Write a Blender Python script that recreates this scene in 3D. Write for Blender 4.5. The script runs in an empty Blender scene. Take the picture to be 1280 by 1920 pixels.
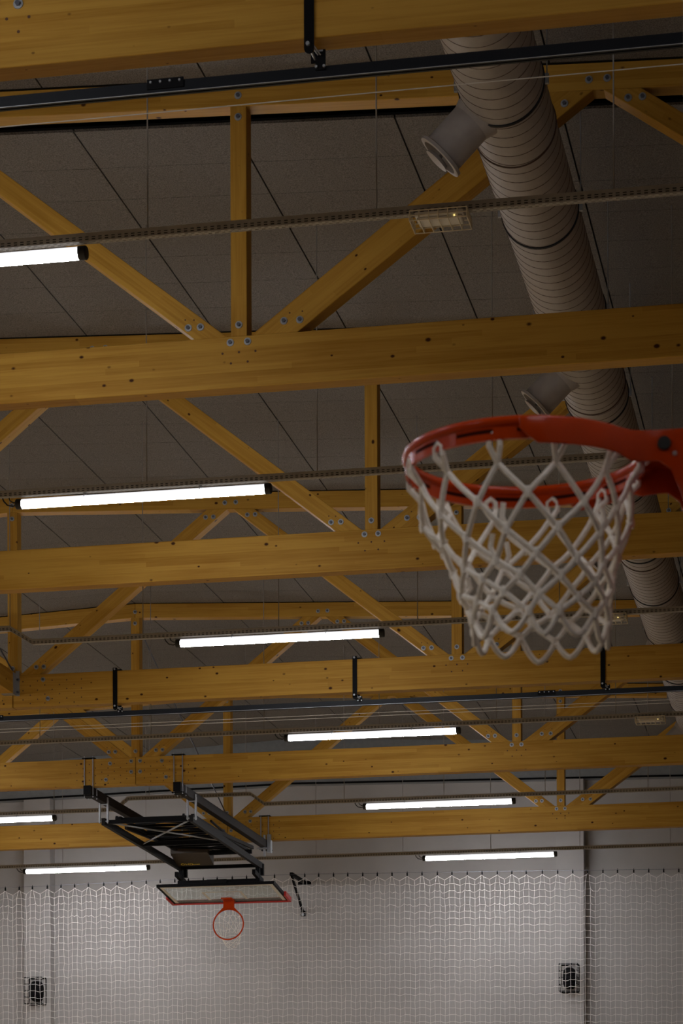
import bpy, math, random
from mathutils import Vector, Matrix

# ------------------------------------------------------------------ camera, world, exposure
C = bpy.context.scene.collection
SC = bpy.context.scene
ZC = 1.5                       # eye height; all heights below are measured from the eye
F_PX, PSI, Y_H, ROLL = 4805.34, 0.1973435, 2317.4077, 0.00361822
cam_d = bpy.data.cameras.new('camera')
cam = bpy.data.objects.new('camera', cam_d)
C.objects.link(cam)
cam_d.sensor_fit = 'VERTICAL'
cam_d.sensor_height = 36.0
cam_d.sensor_width = 24.0
cam_d.lens = F_PX * 36.0 / 1920.0
cam_d.shift_x = 0.0
cam_d.shift_y = (Y_H - 960.0) / 1920.0
cam_d.clip_start = 0.1
cam_d.clip_end = 200
cam_d.dof.use_dof = True
cam_d.dof.focus_distance = 26.0
cam_d.dof.aperture_fstop = 12.0
fwd = Vector((-math.sin(PSI), math.cos(PSI), 0))
rgt = Vector((math.cos(PSI), math.sin(PSI), 0))
up = Vector((0, 0, 1))
r2 = rgt * math.cos(ROLL) - up * math.sin(ROLL)
u2 = up * math.cos(ROLL) + rgt * math.sin(ROLL)
m = Matrix((r2, u2, -fwd)).transposed().to_4x4()
m.translation = Vector((0, 0, ZC))
cam.matrix_world = m
SC.camera = cam

w = bpy.data.worlds.new('world')
SC.world = w
w.use_nodes = True
w.node_tree.nodes['Background'].inputs[0].default_value = (0.9, 0.95, 1.0, 1)
w.node_tree.nodes['Background'].inputs[1].default_value = 0.0
SC.view_settings.view_transform = 'Standard'
SC.view_settings.look = 'None'
SC.view_settings.gamma = 1.0
SC.view_settings.use_curve_mapping = False
SC.view_settings.exposure = 0.05
LAMP = 105.0                    # radiance of the lamp tubes
try:
    SC.cycles.use_denoising = True
    SC.cycles.max_bounces = 10
    SC.cycles.diffuse_bounces = 6
    SC.cycles.transparent_max_bounces = 16
except Exception:
    pass

# ------------------------------------------------------------------ materials
def new_mat(name):
    mt = bpy.data.materials.new(name)
    mt.use_nodes = True
    nt = mt.node_tree
    return mt, nt, nt.nodes['Principled BSDF']

def setp(b, **k):
    for n, v in k.items():
        b.inputs[n.replace('_', ' ')].default_value = v

def noise_mat(name, c1, c2, scale=8.0, rough=0.6, metal=0.0, bump=0.0, stretch=(1, 1, 1), detail=4.0, lo=0.35, hi=0.65):
    mt, nt, b = new_mat(name)
    tc = nt.nodes.new('ShaderNodeTexCoord')
    mp = nt.nodes.new('ShaderNodeMapping')
    mp.inputs['Scale'].default_value = stretch
    nz = nt.nodes.new('ShaderNodeTexNoise')
    nz.inputs['Scale'].default_value = scale
    nz.inputs['Detail'].default_value = detail
    cr = nt.nodes.new('ShaderNodeValToRGB')
    cr.color_ramp.elements[0].position = lo
    cr.color_ramp.elements[1].position = hi
    cr.color_ramp.elements[0].color = (*c1, 1)
    cr.color_ramp.elements[1].color = (*c2, 1)
    nt.links.new(tc.outputs['Object'], mp.inputs['Vector'])
    nt.links.new(mp.outputs['Vector'], nz.inputs['Vector'])
    nt.links.new(nz.outputs['Fac'], cr.inputs['Fac'])
    nt.links.new(cr.outputs['Color'], b.inputs['Base Color'])
    b.inputs['Roughness'].default_value = rough
    b.inputs['Metallic'].default_value = metal
    if bump:
        bp = nt.nodes.new('ShaderNodeBump')
        bp.inputs['Strength'].default_value = bump
        bp.inputs['Distance'].default_value = 0.01
        nt.links.new(nz.outputs['Fac'], bp.inputs['Height'])
        nt.links.new(bp.outputs['Normal'], b.inputs['Normal'])
    return mt

def plain(name, col, rough=0.5, metal=0.0, coat=0.0, spec=0.5):
    v = 0.9
    mt = noise_mat(name, tuple(x * v for x in col), col, scale=14, rough=rough, metal=metal)
    mt.node_tree.nodes['Principled BSDF'].inputs['Specular IOR Level'].default_value = spec
    if coat:
        mt.node_tree.nodes['Principled BSDF'].inputs['Coat Weight'].default_value = coat
    return mt

def wood_mat(name, light, dark, knot=(0.05, 0.014, 0.003), lam=0.042):
    mt, nt, b = new_mat(name)
    N, L = nt.nodes.new, nt.links.new
    tc = N('ShaderNodeTexCoord')
    oi = N('ShaderNodeObjectInfo')
    sc = N('ShaderNodeVectorMath'); sc.operation = 'SCALE'; sc.inputs[0].default_value = (37.0, 11.0, 23.0)
    L(oi.outputs['Random'], sc.inputs['Scale'])
    ad = N('ShaderNodeVectorMath'); ad.operation = 'ADD'
    L(tc.outputs['Object'], ad.inputs[0]); L(sc.outputs['Vector'], ad.inputs[1])
    sx = N('ShaderNodeSeparateXYZ'); L(ad.outputs['Vector'], sx.inputs[0])
    # laminations
    dv = N('ShaderNodeMath'); dv.operation = 'DIVIDE'; dv.inputs[1].default_value = lam; L(sx.outputs['Z'], dv.inputs[0])
    fl = N('ShaderNodeMath'); fl.operation = 'FLOOR'; L(dv.outputs[0], fl.inputs[0])
    wn = N('ShaderNodeTexWhiteNoise'); wn.noise_dimensions = '1D'; L(fl.outputs[0], wn.inputs['W'])
    xs = N('ShaderNodeMath'); xs.operation = 'MULTIPLY'; xs.inputs[1].default_value = 0.45; L(sx.outputs['X'], xs.inputs[0])
    xa = N('ShaderNodeMath'); xa.operation = 'ADD'; L(xs.outputs[0], xa.inputs[0]); L(wn.outputs['Value'], xa.inputs[1])
    xf = N('ShaderNodeMath'); xf.operation = 'FLOOR'; L(xa.outputs[0], xf.inputs[0])
    cb = N('ShaderNodeCombineXYZ'); L(xf.outputs[0], cb.inputs['X']); L(fl.outputs[0], cb.inputs['Y'])
    w2 = N('ShaderNodeTexWhiteNoise'); w2.noise_dimensions = '2D'; L(cb.outputs[0], w2.inputs['Vector'])
    # grain
    mp = N('ShaderNodeMapping'); mp.inputs['Scale'].default_value = (1.1, 22, 34); L(ad.outputs['Vector'], mp.inputs['Vector'])
    nz = N('ShaderNodeTexNoise'); nz.inputs['Scale'].default_value = 1.7; nz.inputs['Detail'].default_value = 5; nz.inputs['Distortion'].default_value = 0.6
    L(mp.outputs['Vector'], nz.inputs['Vector'])
    mp2 = N('ShaderNodeMapping'); mp2.inputs['Scale'].default_value = (0.9, 2.0, 2.5); L(ad.outputs['Vector'], mp2.inputs['Vector'])
    n2 = N('ShaderNodeTexNoise'); n2.inputs['Scale'].default_value = 1.3; n2.inputs['Detail'].default_value = 3
    L(mp2.outputs['Vector'], n2.inputs['Vector'])
    a1 = N('ShaderNodeMath'); a1.operation = 'MULTIPLY'; a1.inputs[1].default_value = 0.30; L(w2.outputs['Value'], a1.inputs[0])
    a2 = N('ShaderNodeMath'); a2.operation = 'MULTIPLY_ADD'; a2.inputs[1].default_value = 0.75; L(nz.outputs['Fac'], a2.inputs[0]); L(a1.outputs[0], a2.inputs[2])
    a3 = N('ShaderNodeMath'); a3.operation = 'MULTIPLY_ADD'; a3.inputs[1].default_value = 0.55; L(n2.outputs['Fac'], a3.inputs[0]); L(a2.outputs[0], a3.inputs[2])
    cr = N('ShaderNodeValToRGB')
    cr.color_ramp.elements[0].position = 0.45; cr.color_ramp.elements[0].color = (*dark, 1)
    cr.color_ramp.elements[1].position = 1.05; cr.color_ramp.elements[1].color = (*light, 1)
    L(a3.outputs[0], cr.inputs['Fac'])
    # knots
    vo = N('ShaderNodeTexVoronoi'); vo.inputs['Scale'].default_value = 7.2
    mk = N('ShaderNodeMapping'); mk.inputs['Scale'].default_value = (0.8, 1.0, 1.15); L(ad.outputs['Vector'], mk.inputs['Vector'])
    L(mk.outputs['Vector'], vo.inputs['Vector'])
    sc2 = N('ShaderNodeSeparateColor'); L(vo.outputs['Color'], sc2.inputs[0])
    kr = N('ShaderNodeMath'); kr.operation = 'MULTIPLY_ADD'; kr.inputs[1].default_value = 0.10; kr.inputs[2].default_value = 0.06
    L(sc2.outputs[0], kr.inputs[0])
    q = N('ShaderNodeMath'); q.operation = 'DIVIDE'; L(vo.outputs['Distance'], q.inputs[0]); L(kr.outputs[0], q.inputs[1])
    k1 = N('ShaderNodeValToRGB')
    k1.color_ramp.elements[0].position = 0.55; k1.color_ramp.elements[0].color = (1, 1, 1, 1)
    k1.color_ramp.elements[1].position = 1.0; k1.color_ramp.elements[1].color = (0, 0, 0, 1)
    e = k1.color_ramp.elements.new(0.78); e.color = (0.45, 0.45, 0.45, 1)
    L(q.outputs[0], k1.inputs['Fac'])
    mx = N('ShaderNodeMix'); mx.data_type = 'RGBA'
    L(k1.outputs['Color'], mx.inputs['Factor']); L(cr.outputs['Color'], mx.inputs['A']); mx.inputs['B'].default_value = (*knot, 1)
    L(mx.outputs['Result'], b.inputs['Base Color'])
    b.inputs['Roughness'].default_value = 0.55
    b.inputs['Specular IOR Level'].default_value = 0.15
    return mt

def emit_mat(name, col, strength):
    mt, nt, b = new_mat(name)
    b.inputs['Base Color'].default_value = (0.8, 0.8, 0.8, 1)
    b.inputs['Emission Color'].default_value = (*col, 1)
    b.inputs['Emission Strength'].default_value = strength
    return mt

M = {}
M['wood'] = wood_mat('glulam spruce', (0.49, 0.272, 0.044), (0.325, 0.152, 0.014))
M['steel'] = plain('galvanised steel', (0.42, 0.44, 0.47), 0.45, 0.75)
M['bolt'] = plain('bolt head', (0.13, 0.14, 0.17), 0.4, 0.7)
M['pin'] = plain('dowel end', (0.09, 0.035, 0.012), 0.7)
M['black'] = plain('black powder coat', (0.004, 0.004, 0.005), 0.6, spec=0.1)
M['blacksat'] = plain('black satin paint', (0.005, 0.006, 0.009), 0.5, spec=0.2)
M['darkbrown'] = plain('dark brown panel', (0.035, 0.022, 0.012), 0.5)
M['railbrown'] = plain('dark bronze paint', (0.016, 0.011, 0.009), 0.65, spec=0.2)
M['dkgrey'] = plain('anthracite paint', (0.009, 0.0085, 0.009), 0.65, spec=0.2)
M['tray'] = plain('perforated zinc sheet', (0.36, 0.335, 0.30), 0.55, 0.2)
M['duct'] = plain('spiral duct paint', (0.38, 0.352, 0.34), 0.5)
M['seam'] = plain('duct seam', (0.075, 0.042, 0.030), 0.6)  # dark colour also carries the shade along the raised spiral seam
M['rubber'] = plain('rubber', (0.012, 0.012, 0.012), 0.6)
M['orange'] = plain('orange rim paint', (0.47, 0.040, 0.001), 0.22, spec=0.16)
M['slot'] = plain('painted slot shade', (0.05, 0.006, 0.001), 0.8, spec=0.1)  # shade inside the rim slots, put into the colour
M['red'] = plain('red padding', (0.50, 0.018, 0.010), 0.5)
M['cord'] = noise_mat('net cord', (0.82, 0.76, 0.67), (0.93, 0.88, 0.80), scale=90, rough=0.85, bump=0.3)
M['netcord'] = plain('net twine', (0.80, 0.76, 0.72), 0.85)
M['white'] = plain('white plastic', (0.72, 0.69, 0.64), 0.4)
M['cream'] = plain('cream wire', (0.80, 0.72, 0.56), 0.45)
M['yellow'] = plain('yellow lettering', (0.75, 0.55, 0.03), 0.5)
M['wire'] = plain('steel cable', (0.34, 0.32, 0.30), 0.5, 0.4)
M['rope'] = plain('grey rope', (0.50, 0.45, 0.38), 0.7)
M['wall'] = noise_mat('white wall paint', (0.375, 0.357, 0.345), (0.415, 0.396, 0.383), scale=1.6, rough=0.75)
M['sidewall'] = plain('darkened unseen wall', (0.16, 0.10, 0.055), 0.7)  # unseen right and back walls, made dark to cut bounced light
M['added_border'] = plain('added dark blue floor border', (0.03, 0.045, 0.075), 0.5)  # colour of the added border, dark to weaken floor bounce
M['fascia'] = plain('blue grey fascia', (0.22, 0.235, 0.25), 0.6)
M['deck'] = plain('black roof deck', (0.004, 0.004, 0.005), 0.9)
M['floor'] = wood_mat('sports floor', (0.82, 0.63, 0.38), (0.72, 0.54, 0.31), lam=0.12)
M['tube'] = emit_mat('lit lamp tube', (0.95, 0.96, 1.0), LAMP)
nt = M['tube'].node_tree       # LED strip behind a diffuser: most light leaves downwards
ge = nt.nodes.new('ShaderNodeNewGeometry'); sp = nt.nodes.new('ShaderNodeSeparateXYZ')
mr = nt.nodes.new('ShaderNodeMapRange'); mr.inputs['From Min'].default_value = -1; mr.inputs['From Max'].default_value = 1
cr = nt.nodes.new('ShaderNodeValToRGB')
cr.color_ramp.elements[0].position = 0.0; cr.color_ramp.elements[0].color = (1, 1, 1, 1)
cr.color_ramp.elements[1].position = 0.92; cr.color_ramp.elements[1].color = (.0060, .0065, .0075, 1)
for p_, v_ in ((.13, .95), (.26, .82), (.38, .64), (.5, .44), (.62, .16), (.76, .012)):
    e_ = cr.color_ramp.elements.new(p_); e_.color = (v_, v_, v_, 1)
ml = nt.nodes.new('ShaderNodeMath'); ml.operation = 'MULTIPLY'; ml.inputs[1].default_value = LAMP
nt.links.new(ge.outputs['Normal'], sp.inputs[0]); nt.links.new(sp.outputs['Z'], mr.inputs['Value'])
nt.links.new(mr.outputs[0], cr.inputs['Fac']); nt.links.new(cr.outputs['Color'], ml.inputs[0])
nt.links.new(ml.outputs[0], nt.nodes['Principled BSDF'].inputs['Emission Strength'])
M['led'] = emit_mat('status light', (1.0, 0.75, 0.25), 1.2)
M['ceil'] = noise_mat('wood wool panel', (0.108, 0.097, 0.086), (0.212, 0.195, 0.178), scale=105, rough=0.95, bump=0.5, detail=3, lo=0.38, hi=0.62)

mt, nt, b = new_mat('backboard glass')
gl = nt.nodes.new('ShaderNodeBsdfTransparent'); gl.inputs[0].default_value = (0.90, 0.93, 0.93, 1)
gs = nt.nodes.new('ShaderNodeBsdfGlossy'); gs.inputs['Roughness'].default_value = 0.05
mxs = nt.nodes.new('ShaderNodeMixShader'); mxs.inputs[0].default_value = 0.07
df = nt.nodes.new('ShaderNodeBsdfDiffuse'); df.inputs[0].default_value = (0.85, 0.85, 0.85, 1)
mx2 = nt.nodes.new('ShaderNodeMixShader'); mx2.inputs[0].default_value = 0.11
nt.links.new(gl.outputs[0], mxs.inputs[1]); nt.links.new(gs.outputs[0], mxs.inputs[2])
nt.links.new(mxs.outputs[0], mx2.inputs[1]); nt.links.new(df.outputs[0], mx2.inputs[2])
nt.links.new(mx2.outputs[0], nt.nodes['Material Output'].inputs['Surface'])
M['glass'] = mt

# ------------------------------------------------------------------ mesh helpers
ORG = {}

class MB:
    def __init__(self):
        self.v, self.f = [], []

    def quad(self, a, b, c, d):
        n = len(self.v)
        self.v += [a, b, c, d]
        self.f.append((n, n + 1, n + 2, n + 3))

    def box(self, x0, x1, y0, y1, z0, z1):
        n = len(self.v)
        self.v += [(x0, y0, z0), (x1, y0, z0), (x1, y1, z0), (x0, y1, z0), (x0, y0, z1), (x1, y0, z1), (x1, y1, z1), (x0, y1, z1)]
        self.f += [tuple(n + i for i in q) for q in ((3, 2, 1, 0), (4, 5, 6, 7), (0, 1, 5, 4), (1, 2, 6, 5), (2, 3, 7, 6), (3, 0, 4, 7))]
        return self

    def hexa(self, p):             # 8 points, bottom ring then top ring
        n = len(self.v)
        self.v += list(p)
        self.f += [tuple(n + i for i in q) for q in ((3, 2, 1, 0), (4, 5, 6, 7), (0, 1, 5, 4), (1, 2, 6, 5), (2, 3, 7, 6), (3, 0, 4, 7))]
        return self

    def prism(self, pts, a, b, axis='y'):   # polygon extruded along an axis
        k = len(pts); n = len(self.v)
        def mk(p, t):
            return (p[0], t, p[1]) if axis == 'y' else ((t, p[0], p[1]) if axis == 'x' else (p[0], p[1], t))
        self.v += [mk(p, a) for p in pts] + [mk(p, b) for p in pts]
        self.f.append(tuple(n + i for i in range(k)))
        self.f.append(tuple(n + k + i for i in reversed(range(k))))
        for i in range(k):
            j = (i + 1) % k
            self.f.append((n + j, n + i, n + k + i, n + k + j))
        return self

    def path(self, pts, r, n=6, closed=False, flat=None):
        pts = [Vector(p) for p in pts]
        k = len(pts)
        base = len(self.v)
        prev = None
        for i, p in enumerate(pts):
            a = pts[(i - 1) % k] if (closed or i > 0) else p
            c = pts[(i + 1) % k] if (closed or i < k - 1) else p
            t = (c - a)
            t = t.normalized() if t.length > 1e-9 else Vector((0, 0, 1))
            if prev is None:
                ref = Vector((0, 0, 1)) if abs(t.z) < 0.9 else Vector((1, 0, 0))
                s = t.cross(ref).normalized()
            else:
                s = (prev - t * prev.dot(t)).normalized()
            prev = s
            q = t.cross(s)
            for j in range(n):
                an = 2 * math.pi * (j + 0.5) / n
                self.v.append(tuple(p + (s * math.cos(an) + q * math.sin(an)) * r))
        for i in range(k if closed else k - 1):
            i2 = (i + 1) % k
            for j in range(n):
                j2 = (j + 1) % n
                self.f.append((base + i * n + j, base + i * n + j2, base + i2 * n + j2, base + i2 * n + j))
        if not closed:
            self.f.append(tuple(base + j for j in reversed(range(n))))
            self.f.append(tuple(base + (k - 1) * n + j for j in range(n)))
        return self

    def tube(self, a, b, r, n=8):
        return self.path([a, b], r, n)

    def beam(self, a, b, wd, ht, upv=(0, 0, 1)):   # rectangular bar from a to b
        a, b = Vector(a), Vector(b)
        t = (b - a).normalized()
        s = t.cross(Vector(upv)).normalized()
        q = s.cross(t)
        r = [s * sx * wd / 2 + q * sz * ht / 2 for sx, sz in ((-1, -1), (1, -1), (1, 1), (-1, 1))]
        self.hexa([tuple(a + o) for o in r] + [tuple(b + o) for o in r])
        return self

    def cone(self, a, b, ra, rb, n=24, cap=True):
        a, b = Vector(a), Vector(b)
        t = (b - a).normalized()
        ref = Vector((0, 0, 1)) if abs(t.z) < 0.9 else Vector((1, 0, 0))
        s = t.cross(ref).normalized(); q = t.cross(s)
        n0 = len(self.v)
        for p, r in ((a, ra), (b, rb)):
            for j in range(n):
                an = 2 * math.pi * j / n
                self.v.append(tuple(p + (s * math.cos(an) + q * math.sin(an)) * r))
        for j in range(n):
            j2 = (j + 1) % n
            self.f.append((n0 + j, n0 + j2, n0 + n + j2, n0 + n + j))
        if cap:
            self.f.append(tuple(n0 + j for j in reversed(range(n))))
            self.f.append(tuple(n0 + n + j for j in range(n)))
        return self

    def mesh(self, name, origin=(0, 0, 0), smooth=True):
        me = bpy.data.meshes.new(name)
        ox, oy, oz = origin
        me.from_pydata([(x - ox, y - oy, z - oz) for x, y, z in self.v], [], self.f)
        me.validate()
        if smooth:
            me.polygons.foreach_set('use_smooth', [True] * len(me.polygons))
            me.set_sharp_from_angle(angle=math.radians(35))
        me.update()
        return me

def thing(name, label, cat, loc=(0, 0, 0), group=None):
    o = bpy.data.objects.new(name, None)
    o.empty_display_size = 0.1
    C.objects.link(o)
    o.location = (loc[0], loc[1], loc[2] + ZC)
    ORG[o.name] = tuple(loc)
    o['label'] = label
    o['category'] = cat
    if group:
        o['group'] = group
    return o

def obj(name, mb, mat, parent=None, label=None, smooth=True, bevel=0.0):
    org = ORG[parent.name] if parent is not None else (0, 0, 0)
    me = mb.mesh(name, org, smooth)
    me.materials.append(M[mat])
    o = bpy.data.objects.new(name, me)
    C.objects.link(o)
    if parent is not None:
        o.parent = parent
        ORG[o.name] = org
    else:
        o.location.z = ZC
        ORG[o.name] = (0, 0, 0)
    if label:
        o['label'] = label
    if bevel:
        bv = o.modifiers.new('bevel', 'BEVEL')
        bv.width = bevel; bv.segments = 2; bv.limit_method = 'ANGLE'
    return o

def struct(name, mb, mat, label=None, smooth=False):
    o = obj(name, mb, mat, smooth=smooth)
    o['kind'] = 'structure'
    if label:
        o['label'] = label
    return o

def tag(o, label, cat, group=None):
    o['label'] = label; o['category'] = cat
    if group:
        o['group'] = group
    return o

def dup(root, loc, label, group=None):
    r = root.copy(); C.objects.link(r)
    r.location = (loc[0], loc[1], loc[2] + ZC)
    r['label'] = label
    if group:
        r['group'] = group
    for ch in list(root.children):
        c = ch.copy(); C.objects.link(c); c.parent = r
        for g in ch.children:
            d = g.copy(); C.objects.link(d); d.parent = c
    return r

# ------------------------------------------------------------------ dimensions of the hall
XR = -9.206                      # ridge
XL, XW = -21.0, 2.8              # side walls
YB, YF = -3.0, 42.18             # back and end wall
FLOOR = -ZC
T = [12.4028 + 5 * k for k in range(6)]          # truss planes (front faces)
H, HC, WC = 6.2826, 0.3577, 0.1483              # bottom chord: top height, depth, thickness
PAN = 5.02
SL = 0.0445
def ztop(x):                     # underside of the top chords
    return 8.110 - SL * abs(x - XR)
def zceil(x):
    return ztop(x) + 0.186

# ------------------------------------------------------------------ the setting
struct('floor', MB().box(XL - .2, XW + .2, YB - .2, YF + .2, FLOOR - .1, FLOOR), 'floor')
ap = MB().box(-1.6, XW, YB, YF, FLOOR + .0005, FLOOR + .002)  # unseen dark border, added to cut light bouncing up on the right
ap.box(XL, -1.6, YB, 2.0, FLOOR + .0005, FLOOR + .002)
struct('floor', ap, 'added_border')
struct('wall_far', MB().box(XL - .2, XW + .2, YF, YF + .2, FLOOR, 8.6), 'wall')
struct('wall_left', MB().box(XL - .2, XL, YB, YF, FLOOR, 8.6), 'wall')
struct('wall_right', MB().box(XW, XW + .2, YB, YF, FLOOR, 8.6), 'sidewall')
struct('wall_back', MB().box(XL - .2, XW + .2, YB - .2, YB, FLOOR, 8.6), 'sidewall')
for x0, x1 in ((-13.889, -13.423), (-4.773, -4.318)):
    struct('pillar', MB().box(x0, x1, YF - .28, YF + .01, FLOOR, 7.49), 'wall')
fb = MB()
fb.prism([(XL, 7.575 - .018 * (XR - XL)), (XR, 7.575), (XW, 7.575 - .018 * (XW - XR)), (XW, 8.0), (XR, 8.4), (XL, 8.0)], YF - .34, YF, 'y')
struct('trim_1', fb, 'fascia')
fb = MB()
for xa, xb in ((XL, XR), (XR, XW)):
    za, zb = 7.575 - .018 * abs(xa - XR), 7.575 - .018 * abs(xb - XR)
    fb.prism([(xa, za - .022), (xb, zb - .022), (xb, zb + .004), (xa, za + .004)], YF - .345, YF - .3, 'y')
struct('trim_shade', fb, 'black')  # black strip standing in for the shadow gap below the fascia

# roof deck and the panel fields between the trusses
dk = MB()
for xa, xb in ((XL, XR), (XR, XW)):
    za, zb = zceil(xa) + .30, zceil(xb) + .30
    dk.hexa([(xa, YB, za), (xb, YB, zb), (xb, YF, zb), (xa, YF, za), (xa, YB, za + .1), (xb, YB, zb + .1), (xb, YF, zb + .1), (xa, YF, za + .1)])
struct('ceiling', dk, 'deck')
xs = [XR + 1.2 * k for k in range(-10, 11)]
for b0 in [T[0] - 15, T[0] - 10, T[0] - 5] + T:
    mb = MB()
    ys = [b0 + .72, b0 + 1.38] + [b0 + 1.38 + .6 * k for k in range(1, 7)]
    for xa, xb in zip(xs[:-1], xs[1:]):
        xa, xb = max(xa, XL), min(xb, XW)
        if xb - xa < .05:
            continue
        for ya, yb in zip(ys[:-1], ys[1:]):
            yb2 = min(yb, YF - .35)
            ya2 = max(ya, YB)
            if yb2 - ya2 < .05:
                continue
            g, gy = .0065, .0035
            A, B = xa + g, xb - g
            P, Q = ya2 + gy, yb2 - gy
            mb.hexa([(A, P, zceil(A)), (B, P, zceil(B)), (B, Q, zceil(B)), (A, Q, zceil(A)),
                     (A, P, zceil(A) + .02), (B, P, zceil(B) + .02), (B, Q, zceil(B) + .02), (A, Q, zceil(A) + .02)])
    struct('ceiling', mb, 'ceil')
    mg = MB()                    # lath behind the panel joints
    for xa, xb in ((XL, XR), (XR, XW)):
        ya, yb = max(ys[0] + .01, YB), min(ys[-1] - .01, YF - .36)
        za, zb = zceil(xa) + .021, zceil(xb) + .021
        mg.hexa([(xa, ya, za), (xb, ya, zb), (xb, yb, zb), (xa, yb, za), (xa, ya, za + .02), (xb, ya, zb + .02), (xb, yb, zb + .02), (xa, yb, za + .02)])
    struct('ceiling', mg, 'deck')

# ------------------------------------------------------------------ timber trusses
def member(name, poly, y0, y1, parent, ang, bevel=.004):
    """a timber of outline poly (x, z), from y0 to y1, its own X axis along the grain"""
    org = ORG[parent.name]
    cx = sum(p[0] for p in poly) / len(poly); cz = sum(p[1] for p in poly) / len(poly); cy = (y0 + y1) / 2
    ca, sa = math.cos(ang), math.sin(ang)
    loc = []
    for x, z in poly:
        dx, dz = x - cx, z - cz
        loc.append((dx * ca + dz * sa, -dx * sa + dz * ca))
    mb = MB().prism(loc, y0 - cy, y1 - cy, 'y')
    me = mb.mesh(name, smooth=False)
    me.materials.append(M['wood'])
    o = bpy.data.objects.new(name, me)
    C.objects.link(o)
    o.parent = parent
    o.location = (cx - org[0], cy - org[1], cz - org[2])
    o.rotation_euler = (0, -ang, 0)
    if bevel:
        bv = o.modifiers.new('bevel', 'BEVEL'); bv.width = bevel; bv.segments = 1; bv.limit_method = 'ANGLE'
    ORG[o.name] = org
    return o

bolt_mb = MB().cone((0, 0, 0), (0, -.006, 0), .0265, .0255, 20)
bolt_me = bolt_mb.mesh('bolt'); bolt_me.materials.append(M['steel'])
head_mb = MB().cone((0, -.006, 0), (0, -.020, 0), .0145, .0135, 6)
head_me = head_mb.mesh('bolt_head'); head_me.materials.append(M['bolt'])

pin_me = MB().cone((0, .001, 0), (0, -.0012, 0), .0085, .0085, 8).mesh('dowel_pin'); pin_me.materials.append(M['pin'])

def bolt(x, z, y, parent):
    org = ORG[parent.name]
    o = bpy.data.objects.new('bolt', bolt_me); C.objects.link(o); o.parent = parent
    o.location = (x - org[0], y - org[1], z - org[2])
    h = bpy.data.objects.new('bolt_head', head_me); C.objects.link(h); h.parent = o

TRUSS_LABELS = [
    'timber roof truss nearest of all, its bottom chord crossing the very top of the picture',
    'timber roof truss whose bottom chord runs unbroken just above the big orange rim',
    'timber roof truss whose bottom chord passes behind the upper half of the white hoop net',
    'timber roof truss carrying the farther black rail on long black straps',
    'timber roof truss with the clamps of the folded backboard frame over its spliced bottom chord',
    'timber roof truss farthest away, close before the white end wall',
]

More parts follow.
